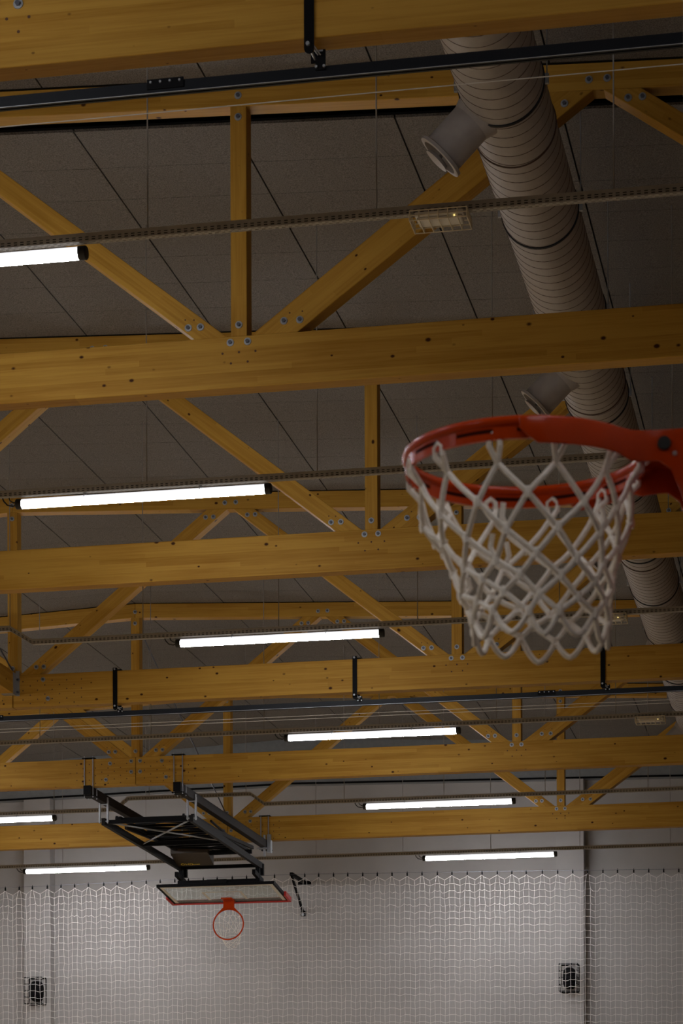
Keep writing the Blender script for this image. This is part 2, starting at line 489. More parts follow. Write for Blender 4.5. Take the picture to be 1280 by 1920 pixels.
def truss(y, label):
    t = thing('roof_truss', label, 'roof truss', (XR, y, H), 'timber roof trusses across the hall')
    y1 = y + WC
    for x0, x1 in ((XL + .01, XR - .004), (XR + .004, XW - .01)):
        member('bottom_chord', [(x0, H - HC), (x1, H - HC), (x1, H), (x0, H)], y, y1, t, 0)
    for x0, x1 in ((XL + .01, XR - .002), (XR + .002, XW - .01)):
        member('top_chord', [(x0, ztop(x0)), (x1, ztop(x1)), (x1, ztop(x1) + .184), (x0, ztop(x0) + .184)], y, y1, t,
               math.atan2(ztop(x1) - ztop(x0), x1 - x0))
    org = ORG[t.name]
    def pin(x, z, r=.0085):
        o = bpy.data.objects.new('dowel_pin', pin_me); C.objects.link(o); o.parent = t
        o.location = (x - org[0], y - org[1], z - org[2])
        o.scale = (r / .0085, 1, r / .0085)
    for k in (-2, -1, 0, 1, 2):
        x0 = XR + PAN * k
        hw = .0575
        zt = ztop(x0)
        if k == 0:
            poly = [(x0 - hw, H), (x0 + hw, H), (x0 + hw, ztop(x0 + hw)), (x0, zt), (x0 - hw, ztop(x0 - hw))]
        else:
            poly = [(x0 - hw, H), (x0 + hw, H), (x0 + hw, ztop(x0 + hw)), (x0 - hw, ztop(x0 - hw))]
        member('post', poly, y, y1, t, math.pi / 2)
        bolt(x0, H + .078, y, t)
        bolt(x0, zt - .075, y, t)
        bolt(x0, zt + .075, y, t)
        if k == 0:
            for dx, dz in ((-.347, .07), (-.405, .28), (-.06, .05), (-.06, .19), (.06, .05), (.06, .19), (.355, .06), (.41, .275)):
                bolt(x0 + dx, H - dz, y, t)
            rnd = random.Random(4)
            for s in (-1, 1):
                for i in range(9):
                    for j in range(3):
                        pin(x0 + s * (.12 + .085 * i), H - (.075 + .1 * j + .05 * (i % 2)) + rnd.uniform(-.004, .004), .0075)
        else:
            bolt(x0 - .062, H - .042, y, t)
            bolt(x0 + .062, H - .042, y, t)
            for dx, dz in ((-.118, .115), (0, .112), (.118, .112), (-.058, .187), (.062, .182)):
                pin(x0 + dx, H - dz)
        # the two diagonals leaving this node
        for s in (-1, 1):
            xa = x0 + s * PAN / 2
            if xa < XL + .2 or xa > XW - .2:
                continue
            wd = .195 if (abs(k) == 1 and s * k > 0) else .145
            zb, za = H, ztop(xa)
            xb = x0 + s * .085
            for _ in range(3):
                Lh = wd / math.sin(math.atan2(za - zb, abs(xa - xb) - .035 - (wd * 1.7)))
            xin = xa - s * (.035 + Lh)
            pts = [(xb, zb), (xb + s * Lh, zb), (xa - s * .035, ztop(xa - s * .035)), (xin, ztop(xin))]
            if s < 0:
                pts = [pts[1], pts[0], pts[3], pts[2]]
            ang = math.atan2(za - zb, (xin - xb))
            if s < 0:
                ang = ang - math.pi
            member('diagonal', pts, y, y1, t, ang)
            ux, uz = (xin - xb), (za - zb)
            ln = math.hypot(ux, uz); ux /= ln; uz /= ln
            for q in (.42, .80 if wd < .17 else .76):
                bolt(xb + s * Lh * q + ux * .12, zb + .082, y, t)
            for q in (.28, .66):
                bolt(xin + s * Lh * q - ux * .10, za - .075, y, t)
            pin(xb + s * Lh * .35 + ux * .2, zb + .135, .006)
            pin(xb + s * Lh * .62 + ux * .2, zb + .14, .006)
        if k in (-2, -1, 0, 1):
            xa = x0 + PAN / 2
            bolt(xa - .062, ztop(xa) + .072, y, t)
            bolt(xa + .062, ztop(xa) + .072, y, t)
    return t

for y, lb in zip(T, TRUSS_LABELS):
    truss(y, lb)

# ridge beam between two trusses, seen at the left edge, with its hanger and the bracing rods
rb = thing('ridge_beam', 'short timber beam running lengthwise into a steel hanger at the left edge', 'beam', (-9.235, T[2] + 2.5, 6.066))
me = MB().prism([(-2.415, -.122), (2.415, -.122), (2.415, .122), (-2.415, .122)], -.065, .065, 'y').mesh('beam_timber', smooth=False)
me.materials.append(M['wood'])
o = bpy.data.objects.new('beam_timber', me); C.objects.link(o); o.parent = rb
o.location = (0, .075, .122); o.rotation_euler = (0, 0, math.pi / 2)
hb = MB().box(-9.17, -9.125, T[3] - .006, T[3] - .001, 6.05, 6.33)
hb.box(-9.172, -9.166, T[3] - .10, T[3] - .001, 6.06, 6.30)
hb.box(-9.305, -9.166, T[3] - .10, T[3] - .001, 6.058, 6.064)
obj('beam_hanger', hb, 'steel', rb)
for a, b, lb in (((-9.2, T[3] - .01, 6.33), (-9.2, T[2] + WC + .01, 8.02), 'thin steel bracing rod slanting down to the ridge beam at the left edge'),
                 ((-9.2, T[5] - .01, 6.30), (-9.2, T[4] + WC + .01, 8.02), 'thin steel bracing rod slanting behind the backboard frame to the farthest truss')):
    mid = tuple((p + q) / 2 for p, q in zip(a, b))
    br = thing('bracing_rod', lb, 'rod', mid)
    obj('rod', MB().tube(a, b, .009, 8), 'bolt', br)
    d = (Vector(b) - Vector(a)).normalized()
    obj('turnbuckle', MB().tube(Vector(mid) - d * .09, Vector(mid) + d * .09, .018, 8), 'steel', br)

# ------------------------------------------------------------------ cable trays with their hanging rods
ROWS = [14.903 + 5 * k for k in range(6)]
TZ0, TZ1 = 6.014, 6.064
ROD_X = [-4.146, -5.553, -6.993, -2.701, -5.518, -6.968]
TRAY_LABELS = [
    'nearest perforated cable tray, crossing in front of the wide duct',
    'perforated cable tray above the second nearest lit lamp tube, seen through the big hoop',
    'perforated cable tray with a stepped kink at the left edge',
    'perforated cable tray running just below the farther black rail',
    'perforated cable tray with a raised stretch above the folded backboard frame',
    'farthest perforated cable tray, right before the white end wall',
]
KINK = {2: [(-9.6, 0), (-9.4, .15), (-8.39, .15), (-8.15, 0)], 4: [(-10.22, 0), (-10.03, .15), (-8.25, .15), (-8.05, 0)]}

def off(row, x):
    k = KINK.get(row)
    if not k:
        return 0.0
    if x <= k[0][0] or x >= k[-1][0]:
        return 0.0
    for (xa, za), (xb, zb) in zip(k[:-1], k[1:]):
        if xa <= x <= xb:
            return za + (zb - za) * (x - xa) / (xb - xa)
    return 0.0

def tray_mesh(row):
    y = ROWS[row]
    mb = MB()
    x0, x1, p = XL + .05, XW - .05, .041
    n = int((x1 - x0) / p)
    sl = .022
    def side(fn, bands, holes):
        # bands: solid strips (lo, hi); holes: perforated strips (lo, hi, shift)
        knots = [x0] + [q[0] for q in KINK.get(row, [])] + [x1]
        for lo, hi in bands:
            for a, b in zip(knots[:-1], knots[1:]):
                mb.quad(fn(a, lo), fn(b, lo), fn(b, hi), fn(a, hi))
        for lo, hi, sh in holes:
            for i in range(n):
                a = x0 + i * p + sh
                mb.quad(fn(a, lo), fn(a + p - sl, lo), fn(a + p - sl, hi), fn(a, hi))
    def front(x, s):
        return (x, y - .025, TZ0 + s + off(row, x))
    def back(x, s):
        return (x, y + .025, TZ0 + s + off(row, x))
    def bottom(x, s):
        return (x, y - .025 + s, TZ0 + off(row, x))
    sb = [(0, .007), (.014, .021), (.028, .05)]
    sh = [(.007, .014, 0), (.021, .028, 0)]
    side(front, sb, sh)
    side(back, sb, sh)
    side(bottom, [(0, .009), (.016, .034), (.041, .05)], [(.009, .016, 0), (.034, .041, .02)])
    return mb

for r in range(6):
    y = ROWS[r]
    t = thing('cable_tray', TRAY_LABELS[r], 'cable tray', (XR, y, TZ0), 'perforated cable trays across the hall')
    o = obj('tray_channel', tray_mesh(r), 'tray', t, smooth=False)
    so = o.modifiers.new('sheet', 'SOLIDIFY'); so.thickness = .0015
    cbm = MB()
    xx0 = XL + .06
    xk = [xx0] + [q[0] for q in KINK.get(r, [])] + [XW - .06]
    for cy, cz, cr_ in ((-.014, .010, .0085), (.003, .011, .009), (.016, .009, .007), (-.006, .024, .0085), (.010, .024, .0075), (-.017, .022, .0055)):
        cbm.path([(q, y + cy, TZ0 + cz + .001 + off(r, q)) for q in xk], cr_, 8)
    obj('cable_bundle', cbm, 'rubber', t)
    x = ROD_X[r]
    while x - 1.4 > -14.5:
        x -= 1.4
    while x < XW - .4:
        zt = TZ0 + off(r, x)
        rod = MB().tube((x, y, zt + .002), (x, y, zceil(x) + .005), .0045, 6)
        ro = obj('hanger_rod', rod, 'wire', t)
        nut = MB().cone((x, y, zt + .032), (x, y, zt + .044), .013, .013, 6)
        obj('rod_nut', nut, 'bolt', ro)
        x += 1.4

# ------------------------------------------------------------------ lamp tubes under the trays
def lamp(loc, label):
    x, y, z = loc
    t = thing('tube_lamp', label, 'lamp', loc, 'lit tube lamps under the cable trays')
    hl, r = 1.063, .039
    obj('tube', MB().cone((x - hl + .05, y, z), (x + hl - .05, y, z), r, r, 24), 'tube', t)
    for s in (-1, 1):
        mb = MB().cone((x + s * (hl - .052), y, z), (x + s * (hl - .008), y, z), .0425, .0425, 24)
        mb.cone((x + s * (hl - .008), y, z), (x + s * hl, y, z), .0425, .036, 24)
        obj('end_cap', mb, 'rubber', t)
        cx = x + s * .48
        cl = MB().path([(cx, y + .0425 * math.sin(a), z + .0425 * math.cos(a)) for a in [math.radians(d) for d in range(-75, 76, 15)]], .003, 6)
        cl.box(cx - .012, cx + .012, y - .008, y + .008, z + .038, TZ0 - .0015)
        obj('mounting_clip', cl, 'steel', t)
    c = MB().path([(x - hl + .01, y + .01, z), (x - hl - .03, y + .01, z - .012), (x - hl - .075, y + .005, z - .002), (x - hl - .105, y, z + .03), (x - hl - .115, y, z + .054)], .006, 6)
    c.path([(x - hl + .01, y - .01, z + .01), (x - hl - .02, y - .01, z + .012), (x - hl - .05, y - .005, z + .03), (x - hl - .06, y, z + .054)], .005, 6)
    obj('power_cable', c, 'rubber', t)
    return t

LZ = 5.953
LAMPS = [
    (-5.589, 14.903, 'lit tube lamp running out of the left edge, nearest of all lamps'),
    (-5.589, 19.903, 'lit tube lamp, longest in full view, below the second nearest tray'),
    (-5.589, 24.903, 'lit tube lamp hanging right of the stepped kink in its cable tray'),
    (-5.589, 29.903, 'lit tube lamp just below the farther black rail'),
    (-5.589, 34.903, 'lit tube lamp right of the folded backboard frame, above the farthest truss chord'),
    (-5.589, 39.903, 'farthest lit tube lamp on the right, just above the safety net top'),
    (-12.15, 34.903, 'lit tube lamp cut by the left edge, beside the folded backboard frame'),
    (-12.17, 39.903, 'farthest lit tube lamp on the left, above the safety net'),
]
L0 = lamp((LAMPS[0][0], LAMPS[0][1], LZ), LAMPS[0][2])
for x, y, lb in LAMPS[1:]:
    dup(L0, (x, y, LZ), lb)
# the same lamps of the hall that the picture does not reach
for x in (-12.15, -18.7):
    for y in [9.903] + ROWS:
        if x == -12.15 and y > 34:
            continue
        dup(L0, (x, y, LZ), 'lit tube lamp added out of view to brighten the near net', 'lit tube lamps outside the picture')
for x in (-5.589, -12.15, -18.7):
    for y in (9.903, 4.903, -0.097):
        if not (x < -6 and y > 9):
            dup(L0, (x, y, LZ), 'lit tube lamp added out of view to brighten the near net', 'lit tube lamps outside the picture')

for y in (4.903, -0.097):  # extra lamps added out of view to brighten the near hoop net
    dup(L0, (.96, y, LZ), 'lit tube lamp added out of view to brighten the near net', 'lit tube lamps outside the picture')

# ------------------------------------------------------------------ caged emergency lights under the trays
def emergency(loc, label):
    x, y, z = loc                # centre of the top face
    t = thing('emergency_light', label, 'emergency light', loc, 'caged emergency lights under the trays')
    obj('lamp_body', MB().box(x - .145, x + .145, y - .055, y + .055, z - .03, z - .0015), 'white', t, bevel=.006)
    obj('lens', MB().box(x - .135, x + .135, y - .045, y + .075, z - .048, z - .028), 'white', t, bevel=.012)
    obj('status_light', MB().cone((x + .09, y - .047, z - .036), (x + .09, y - .053, z - .036), .005, .004, 10), 'led', t)
    cg = MB()
    X0, X1, Y0, Y1, Z0, Z1 = x - .17, x + .17, y - .085, y + .115, z - .062, z - .005
    wr = .0036
    for zz in (Z0, (Z0 + Z1) / 2, Z1):
        cg.path([(X0, Y0, zz), (X1, Y0, zz), (X1, Y1, zz), (X0, Y1, zz)], wr, 5, closed=True)
    for i in range(7):
        xx = X0 + (X1 - X0) * i / 6
        cg.path([(xx, Y0, Z1), (xx, Y0, Z0), (xx, Y1, Z0), (xx, Y1, Z1)], wr, 5)
    for i in range(1, 4):
        yy = Y0 + (Y1 - Y0) * i / 4
        cg.path([(X0, yy, Z1), (X0, yy, Z0)], wr, 5)
        cg.path([(X1, yy, Z1), (X1, yy, Z0)], wr, 5)
    cg.path([(X0, Y1, Z0 + .03), (X1, Y1, Z0 + .03)], wr, 5)
    obj('wire_cage', cg, 'cream', t)
    return t

em = emergency((-2.365, ROWS[0], TZ0), 'caged emergency light on the nearest cable tray, left of the duct')
dup(em, (-2.31, ROWS[2], TZ0), 'caged emergency light half hidden by the bottom of the big hoop net')
dup(em, (-2.30, ROWS[3], TZ0), 'caged emergency light at the right edge, below the farther black rail')

# ------------------------------------------------------------------ black curtain rails under two trusses
def rail(y, xs_br, xs_sp, label, zr, ropes):
    yc = y + WC / 2
    t = thing('curtain_rail', label, 'curtain rail', (XR, yc, zr), 'black curtain rails under the trusses')
    pr = [(-.022, 0), (-.006, 0), (-.006, .008), (-.016, .008), (-.016, .050), (.016, .050), (.016, .008), (.006, .008), (.006, 0), (.022, 0), (.022, .057), (-.022, .057)]
    mb = MB().prism([(yc + a, zr + b) for a, b in pr], XL + .1, XW - .1, 'x')
    obj('rail_profile', mb, 'blacksat', t, smooth=False)
    obj('rail_lip', MB().tube((XL + .1, yc - .0225, zr + .001), (XW - .1, yc - .0225, zr + .001), .0022, 6), 'steel', t)
    for x in xs_sp:
        s = obj('splice_plate', MB().box(x - .095, x + .095, yc - .030, yc - .022, zr + .018, zr + .068), 'black', t)
        bm_ = MB()
        for i in range(4):
            xx = x - .075 + .05 * i
            bm_.cone((xx, yc - .030, zr + .052), (xx, yc - .038, zr + .052), .0065, .0055, 10)
        obj('bolt', bm_, 'steel', s)
    for x in xs_br:
        zb = H - HC
        mb = MB()
        mb.box(x - .025, x + .025, y - .012, y - .004, zb - .055, H + .03)
        mb.cone((x, y - .012, zb - .055), (x, y - .004, zb - .055), .025, .025, 20)
        mb.box(x - .025, x + .025, y + WC + .004, y + WC + .012, zb - .055, H + .03)
        mb.box(x - .012, x + .07, y - .006, y + WC + .006, H + .004, H + .012)
        br = obj('hanger_strap', mb, 'black', t)
        bb = MB()
        for zz in (zb - .035, H + .014):
            bb.cone((x - .004, y - .012, zz), (x - .004, y - .026, zz), .011, .010, 8)
            bb.tube((x - .004, y - .012, zz), (x - .004, y + WC + .02, zz), .006, 8)
        obj('bolt', bb, 'steel', br)
        pl = obj('hanger_plate', MB().box(x + .022, x + .072, yc - .034, yc - .024, zr + .035, zb - .042), 'black', t)
        bb = MB()
        for xx in (x + .026, x + .066):
            bb.cone((xx, yc - .034, zr + .05), (xx, yc - .043, zr + .05), .0075, .0065, 10)
        obj('bolt', bb, 'steel', pl)
        lk = MB()
        for dx in (0, .012):
            lk.tube((x + .008 + dx, y - .004, zb - .036), (x + .036 + dx, yc - .036, zb - .07), .0035, 6)
        lk.box(x + .02, x + .06, yc - .036, yc + .02, zb - .052, zb - .044)
        obj('link', lk, 'steel', t)
    rp = MB()
    for dz, dy in ropes:
        rp.tube((XL + .1, yc + dy, zr - dz), (XW - .1, yc + dy, zr - dz), .0028, 5)
    obj('pull_rope', rp, 'rope', t)
    return t

rail(T[0], (-2.62, -5.32, -8.02), (-3.37,), 'black curtain rail hung under the nearest truss, crossing before the duct', 5.748, [(.088, 0)])
rail(T[3], (-8.015, -5.308, -2.61), (-9.43, -3.22), 'black curtain rail farther off, hung on three black straps below a truss', 5.788, [(.085, 0), (.115, .02)])

# ------------------------------------------------------------------ spiral air duct
DZ, DR = 7.05, .262
DX = -.2966 * DZ
du = thing('air_duct', 'wide round spiral air duct running along the hall through the trusses', 'air duct', (DX, 22, DZ))
obj('duct_pipe', MB().cone((DX, 5.0, DZ), (DX, YF - .36, DZ), DR, DR, 64), 'duct', du)
sm = MB()
pts = []
turns = int((YF - 5.6) / .137)
for i in range(turns * 36):
    a = 2 * math.pi * i / 36
    pts.append((DX + (DR + .0005) * math.cos(a), 5.1 + .137 * i / 36, DZ + (DR + .0005) * math.sin(a)))
sm.path(pts, .0027, 4)
obj('spiral_seam', sm, 'seam', du)
for y in (11.6, 13.6, 15.57, 17.55, 19.53, 21.51, 23.9, 26.0, 27.78, 29.8, 31.8, 33.8, 35.8, 38.6, 40.6):
    ring = [(DX + (DR + .007) * math.cos(a), DZ + (DR + .007) * math.sin(a)) for a in [2 * math.pi * i / 48 for i in range(48)]]
    mb = MB()
    n0 = len(mb.v)
    prof = [(0, -.014), (.007, -.012), (.007, .012), (0, .014)]
    for i in range(48):
        a = 2 * math.pi * i / 48
        for dr, dy in prof:
            mb.v.append((DX + (DR + .001 + dr) * math.cos(a), y + dy, DZ + (DR + .001 + dr) * math.sin(a)))
    for i in range(48):
        i2 = (i + 1) % 48
        for j in range(3):
            mb.f.append((n0 + i * 4 + j, n0 + i2 * 4 + j, n0 + i2 * 4 + j + 1, n0 + i * 4 + j + 1))
    cr = obj('clamp_ring', mb, 'blacksat', du)
    eb = MB()
    for s in (-1, 1):
        eb.box(DX + s * (DR + .018) - .012, DX + s * (DR + .018) + .012, y - .012, y + .012, DZ - .03, DZ + .03)
        eb.tube((DX + s * (DR + .018), y, DZ), (DX + s * (DR + .018), y, zceil(DX) + .01), .004, 6)
    obj('ring_hanger', eb, 'steel', cr)
for y in (11.2, 16.19, 21.2, 26.32, 31.4, 36.4):
    mb = MB()
    pp = [(DX + (DR + .003) * math.cos(2 * math.pi * i / 48), y, DZ + (DR + .003) * math.sin(2 * math.pi * i / 48)) for i in range(48)]
    mb.path(pp, .006, 6, closed=True)
    obj('duct_joint', mb, 'seam', du)
for y in (15.64, 20.47, 25.4, 30.3, 35.2):
    ax = Vector((-.7071, 0, -.7071))
    cc = Vector((DX, y, DZ))
    mb = MB()
    mb.cone(cc + ax * (DR * .70), cc + ax * (DR + .02), .168, .132, 40, cap=False)
    mb.cone(cc + ax * (DR + .02), cc + ax * (DR + .275), .132, .132, 40, cap=False)
    sp = obj('air_nozzle', mb, 'duct', du)
    fl = MB()
    fl.cone(cc + ax * (DR + .265), cc + ax * (DR + .275), .132, .158, 40, cap=False)
    fl.cone(cc + ax * (DR + .275), cc + ax * (DR + .295), .158, .158, 40, cap=False)
    fl.cone(cc + ax * (DR + .295), cc + ax * (DR + .297), .158, .128, 40, cap=False)
    fl.cone(cc + ax * (DR + .297), cc + ax * (DR + .24), .128, .115, 40, cap=False)
    obj('nozzle_flange', fl, 'duct', sp)
    vv = MB().cone(cc + ax * (DR + .302), cc + ax * (DR + .325), .070, .085, 40)
    vv.cone(cc + ax * (DR + .325), cc + ax * (DR + .332), .085, .05, 40)
    vv.cone(cc + ax * (DR + .10), cc + ax * (DR + .31), .012, .012, 10)
    vv.beam(cc + ax * (DR + .2) + Vector((0, -.128, 0)), cc + ax * (DR + .2) + Vector((0, .128, 0)), .015, .015)
    obj('valve_disc', vv, 'duct', sp)

# ------------------------------------------------------------------ near basketball hoop
def circ(cx, cy, z, r, a):
    return (cx + r * math.cos(a), cy + r * math.sin(a), z)

HX, HY, HZ = -.640, 5.093, 1.553
hp = thing('basketball_hoop', 'big near orange basketball rim with a white cord net, entering from the right edge', 'basketball hoop', (HX, HY, HZ))
mb = MB()
mb.path([circ(HX, HY, HZ, .2345, 2 * math.pi * i / 96) for i in range(96)], .0105, 12, closed=True)
obj('rim', mb, 'orange', hp)
mb = MB()
NS = 96
zs = [-.006, -.013, -.021, -.034]
for i in range(NS):
    a0, a1 = 2 * math.pi * i / NS, 2 * math.pi * (i + 1) / NS
    for j in range(3):
        if j == 1 and (i % 8) in (1, 2, 3, 4, 5):
            continue
        mb.quad(circ(HX, HY, HZ + zs[j + 1], .2345, a0), circ(HX, HY, HZ + zs[j + 1], .2345, a1), circ(HX, HY, HZ + zs[j], .2345, a1), circ(HX, HY, HZ + zs[j], .2345, a0))
o = obj('net_band', mb, 'orange', hp, smooth=False)
so = o.modifiers.new('sheet', 'SOLIDIFY'); so.thickness = .008; so.offset = 0
mb = MB()
for i in range(NS):
    a0, a1 = 2 * math.pi * i / NS, 2 * math.pi * (i + 1) / NS
    mb.quad(circ(HX, HY, HZ - .022, .2345, a0), circ(HX, HY, HZ - .022, .2345, a1), circ(HX, HY, HZ - .012, .2345, a1), circ(HX, HY, HZ - .012, .2345, a0))
o = obj('slot_shade', mb, 'slot', hp, smooth=False)  # dark sheet in the slots, standing in for their shade
so = o.modifiers.new('sheet', 'SOLIDIFY'); so.thickness = .004; so.offset = 0
# side plates that wrap half the rim and run on to the board
XBD = .376
def plate(s, name):
    path = []
    for d in range(85 if s < 0 else 78, 33, -4):
        a = math.radians(d)
        path.append((.2475 * math.cos(a), s * .2475 * math.sin(a), d))
    path += [(.222, s * .122, 30), (.245, s * .113, 25), (.275, s * .110, 0), (.30, s * .110, 0), (.335, s * .110, 0), (XBD - .008, s * .110, 0)]
    n = len(path)
    mb = MB()
    for i, (x, yv, d) in enumerate(path):
        zt = .004
        zb = -.046
        if i == 0:
            zb = -.018
        elif i == 1:
            zb = -.034
        if x > .21 and d <= 33:
            zb = -.056
        if x >= .295:
            zb = -.062 - (x - .295) * 2.6
        mb.v.append((HX + x, HY + yv, HZ + zt)); mb.v.append((HX + x, HY + yv, HZ + zb))
    for i in range(n - 1):
        mb.f.append((2 * i, 2 * i + 1, 2 * i + 3, 2 * i + 2) if s < 0 else (2 * i, 2 * i + 2, 2 * i + 3, 2 * i + 1))
    o = obj(name, mb, 'orange', hp)
    so = o.modifiers.new('sheet', 'SOLIDIFY'); so.thickness = .006; so.offset = 0
    bv = o.modifiers.new('bevel', 'BEVEL'); bv.width = .002; bv.segments = 2; bv.limit_method = 'ANGLE'
    return o
plate(-1, 'side_plate')
plate(1, 'side_plate')
mb = MB()
mb.prism([(HX + .222, HY - .11), (HX + XBD - .008, HY - .11), (HX + XBD - .008, HY + .11), (HX + .222, HY + .11), (HX + .2460, HY + .06), (HX + .2500, HY), (HX + .2460, HY - .06)], HZ - .006, HZ + .001, 'z')
mb.box(HX + XBD - .012, HX + XBD, HY - .125, HY + .125, HZ - .24, HZ + .02)
obj('mounting_bracket', mb, 'orange', hp)
bmx = MB().cone((HX + .286, HY - .113, HZ - .024), (HX + .286, HY - .122, HZ - .024), .0135, .0125, 20)
obj('pivot_bolt', bmx, 'rubber', hp)
obj('rivet', MB().cone((HX + .306, HY - .113, HZ - .044), (HX + .306, HY - .118, HZ - .044), .005, .003, 12), 'steel', hp)

def net_mesh(cx, cy, cz, mat4, rows, nn, rad, jit, seed, droop=None, sway=0.0, phase=.5):
    rnd = random.Random(seed)
    mb = MB()
    nodes = []
    for k, (z, r) in enumerate(rows):
        ring = []
        for i in range(nn):
            a = 2 * math.pi * (i + .5 * (k % 2) + phase) / nn + rnd.uniform(-1, 1) * jit * 3.0 / max(r, .05) * .3
            rr = r + rnd.uniform(-1, 1) * jit * .5
            ring.append(Vector((sway * k / (len(rows) - 1) + rr * math.cos(a), rr * math.sin(a), z + rnd.uniform(-1, 1) * jit * (0 if k == 0 else 1))))
        nodes.append(ring)
    def put(pts, r):
        q = []
        for p in pts:
            p = Vector(p)
            if droop:
                p = droop(p)
            p = mat4 @ p
            q.append((cx + p.x, cy + p.y, cz + p.z))
        mb.path(q, r, 7)
    def curve(a, b, bulge):
        mid = (a + b) / 2
        out = Vector((mid.x, mid.y, 0))
        out = out.normalized() if out.length > 1e-6 else Vector((0, 0, 0))
        res = []
        for i in range(5):
            t = i / 4
            p = a.lerp(b, t)
            p = p + out * bulge * math.sin(math.pi * t) + Vector((0, 0, -1)) * bulge * .4 * math.sin(math.pi * t)
            res.append(p)
        return res
    # loops over the hooks
    for i, h in enumerate(nodes[0]):
        tang = Vector((-h.y, h.x, 0)).normalized()
        top = [h + tang * .011 + Vector((0, 0, -.012)), h + tang * .010 + Vector((0, 0, .004)), h + Vector((0, 0, .012)), h - tang * .010 + Vector((0, 0, .004)), h - tang * .011 + Vector((0, 0, -.012))]
        L_ = nodes[1][(i - 1) % nn]
        R_ = nodes[1][i]
        cross = h + Vector((-h.x * .10, -h.y * .10, -.040))
        put(curve(L_, cross, .004)[:-1] + [cross] + top + [cross + Vector((0, 0, .001))] + curve(cross, R_, .004)[1:], rad)
    for k in range(1, len(nodes) - 1):
        for i in range(nn):
            a = nodes[k][i]
            if k % 2 == 1:
                nb = (nodes[k + 1][i], nodes[k + 1][(i + 1) % nn])
            else:
                nb = (nodes[k + 1][(i - 1) % nn], nodes[k + 1][i])
            for bq in nb:
                put(curve(a, bq, .003), rad)
    # knots
    for k in range(1, len(nodes)):
        for p in nodes[k]:
            u = Vector((p.x, p.y, 0)).normalized()
            put([p + Vector((0, 0, rad * 1.4)), p + Vector((0, 0, rad * .4)) + u * rad * .3, p - Vector((0, 0, rad * .6)) + u * rad * .3, p - Vector((0, 0, rad * 1.6))], rad * 1.45)
    # hanging loops along the bottom
    last = nodes[-1]
    sh = len(nodes) - 1
    for i in range(nn):
        a, b = last[i], last[(i + 1) % nn]
        res = []
        dp = .043 + rnd.uniform(-.006, .006)
        for j in range(11):
            t = j / 10
            p = a.lerp(b, t)
            res.append(p + Vector((0, 0, -dp * (1 - abs(2 * t - 1) ** 1.7))))
        put(res, rad)
    return mb, nodes

rows = [(-.030, .2345), (-.134, .203), (-.185, .178), (-.235, .159), (-.275, .148), (-.305, .141), (-.333, .138)]
nm, nd = net_mesh(HX, HY, HZ, Matrix.Identity(4), rows, 12, .0057, .008, 11, sway=.032, phase=.8)
tails = []
for (k, i, dx, dz) in ((2, 3, .012, .055), (3, 7, -.012, .05), (2, 10, .01, .045), (4, 5, .015, .04), (2, 8, -.008, .05)):
    p = nd[k][i]
    nm.path([(HX + p.x, HY + p.y, HZ + p.z), (HX + p.x + dx, HY + p.y, HZ + p.z + dz * .5), (HX + p.x + dx * .6, HY + p.y - .004, HZ + p.z + dz)], .0055, 7)
obj('net', nm, 'cord', hp)
# board and wall arms that carry the rim, beyond the edge of the picture
bx = HX + XBD
mb = MB().box(bx, bx + .02, HY - .9, HY + .9, HZ - .15, HZ + .9)
obj('backboard', mb, 'white', hp, bevel=.004)
mb = MB()
for s in (-1, 1):
    mb.beam((bx + .02, HY + s * .45, HZ + .6), (XW, HY + s * .45, HZ + .6), .06, .06)
    mb.beam((bx + .02, HY + s * .45, HZ + .05), (XW, HY + s * .45, HZ + .6), .04, .04)
mb.box(bx + .02, bx + .05, HY - .5, HY + .5, HZ + .57, HZ + .63)
mb.box(bx + .02, bx + .05, HY - .5, HY + .5, HZ + .02, HZ + .08)
obj('wall_arm', mb, 'black', hp)

# ------------------------------------------------------------------ far goal, folded up under the roof
GL, GR, GC = -9.843, -8.627, -9.235
g = thing('folding_basketball_goal', 'folded ceiling goal with glass backboard lying face down above the net wall', 'basketball goal', (GC, 35.0, 5.9))
RZ1, RZ0 = H - HC - .003, H - HC - .118
for x in (GL, GR):
    r_ = obj('ceiling_beam', MB().box(x - .045, x + .045, T[4] - .07, T[5] + WC + .12, RZ0, RZ1), 'railbrown', g, bevel=.004)
    for y in (T[4], T[5]):
        cm = MB()
        for dx in (-.058, .058):
            for yy in (y - .012, y + WC + .012):
                cm.tube((x + dx, yy, RZ0 - .03), (x + dx, yy, H + .035), .0075, 8)
        cl = obj('clamp_rod', cm, 'steel', r_)
        cp = MB()
        cp.box(x - .085, x + .085, y - .03, y + WC + .03, H + .002, H + .014)
        cp.box(x - .085, x + .085, y - .03, y + WC + .03, RZ0 - .014, RZ0 - .002)
        cp.box(x - .05, x + .05, y - .085, y - .071, RZ0 - .004, RZ1 + .002)
        obj('clamp_plate', cp, 'black', r_)
    # silver hangers from the beam to the swing frame
    hg = MB()
    for dx in (-.055, .055):
        hg.box(x + dx - .006, x + dx + .006, 33.06, 33.10, 5.545, RZ0 + .08)
        hg.tube((x + dx, 33.08, 5.57), (x + dx, 33.08, RZ0 + .04), .016, 8)
    hg.tube((x - .07, 33.08, RZ0 - .01), (x + .07, 33.08, RZ0 - .01), .008, 8)
    hg.tube((x - .07, 33.08, 5.57), (x + .07, 33.08, 5.57), .012, 8)
    obj('hanger', hg, 'steel', g)
ZF = 5.565
YE = 37.25
fm = MB()
for x in (GL, GR):
    fm.beam((x, 33.05, ZF), (x, YE, ZF - .06), .05, .09)
obj('swing_frame', fm, 'dkgrey', g)
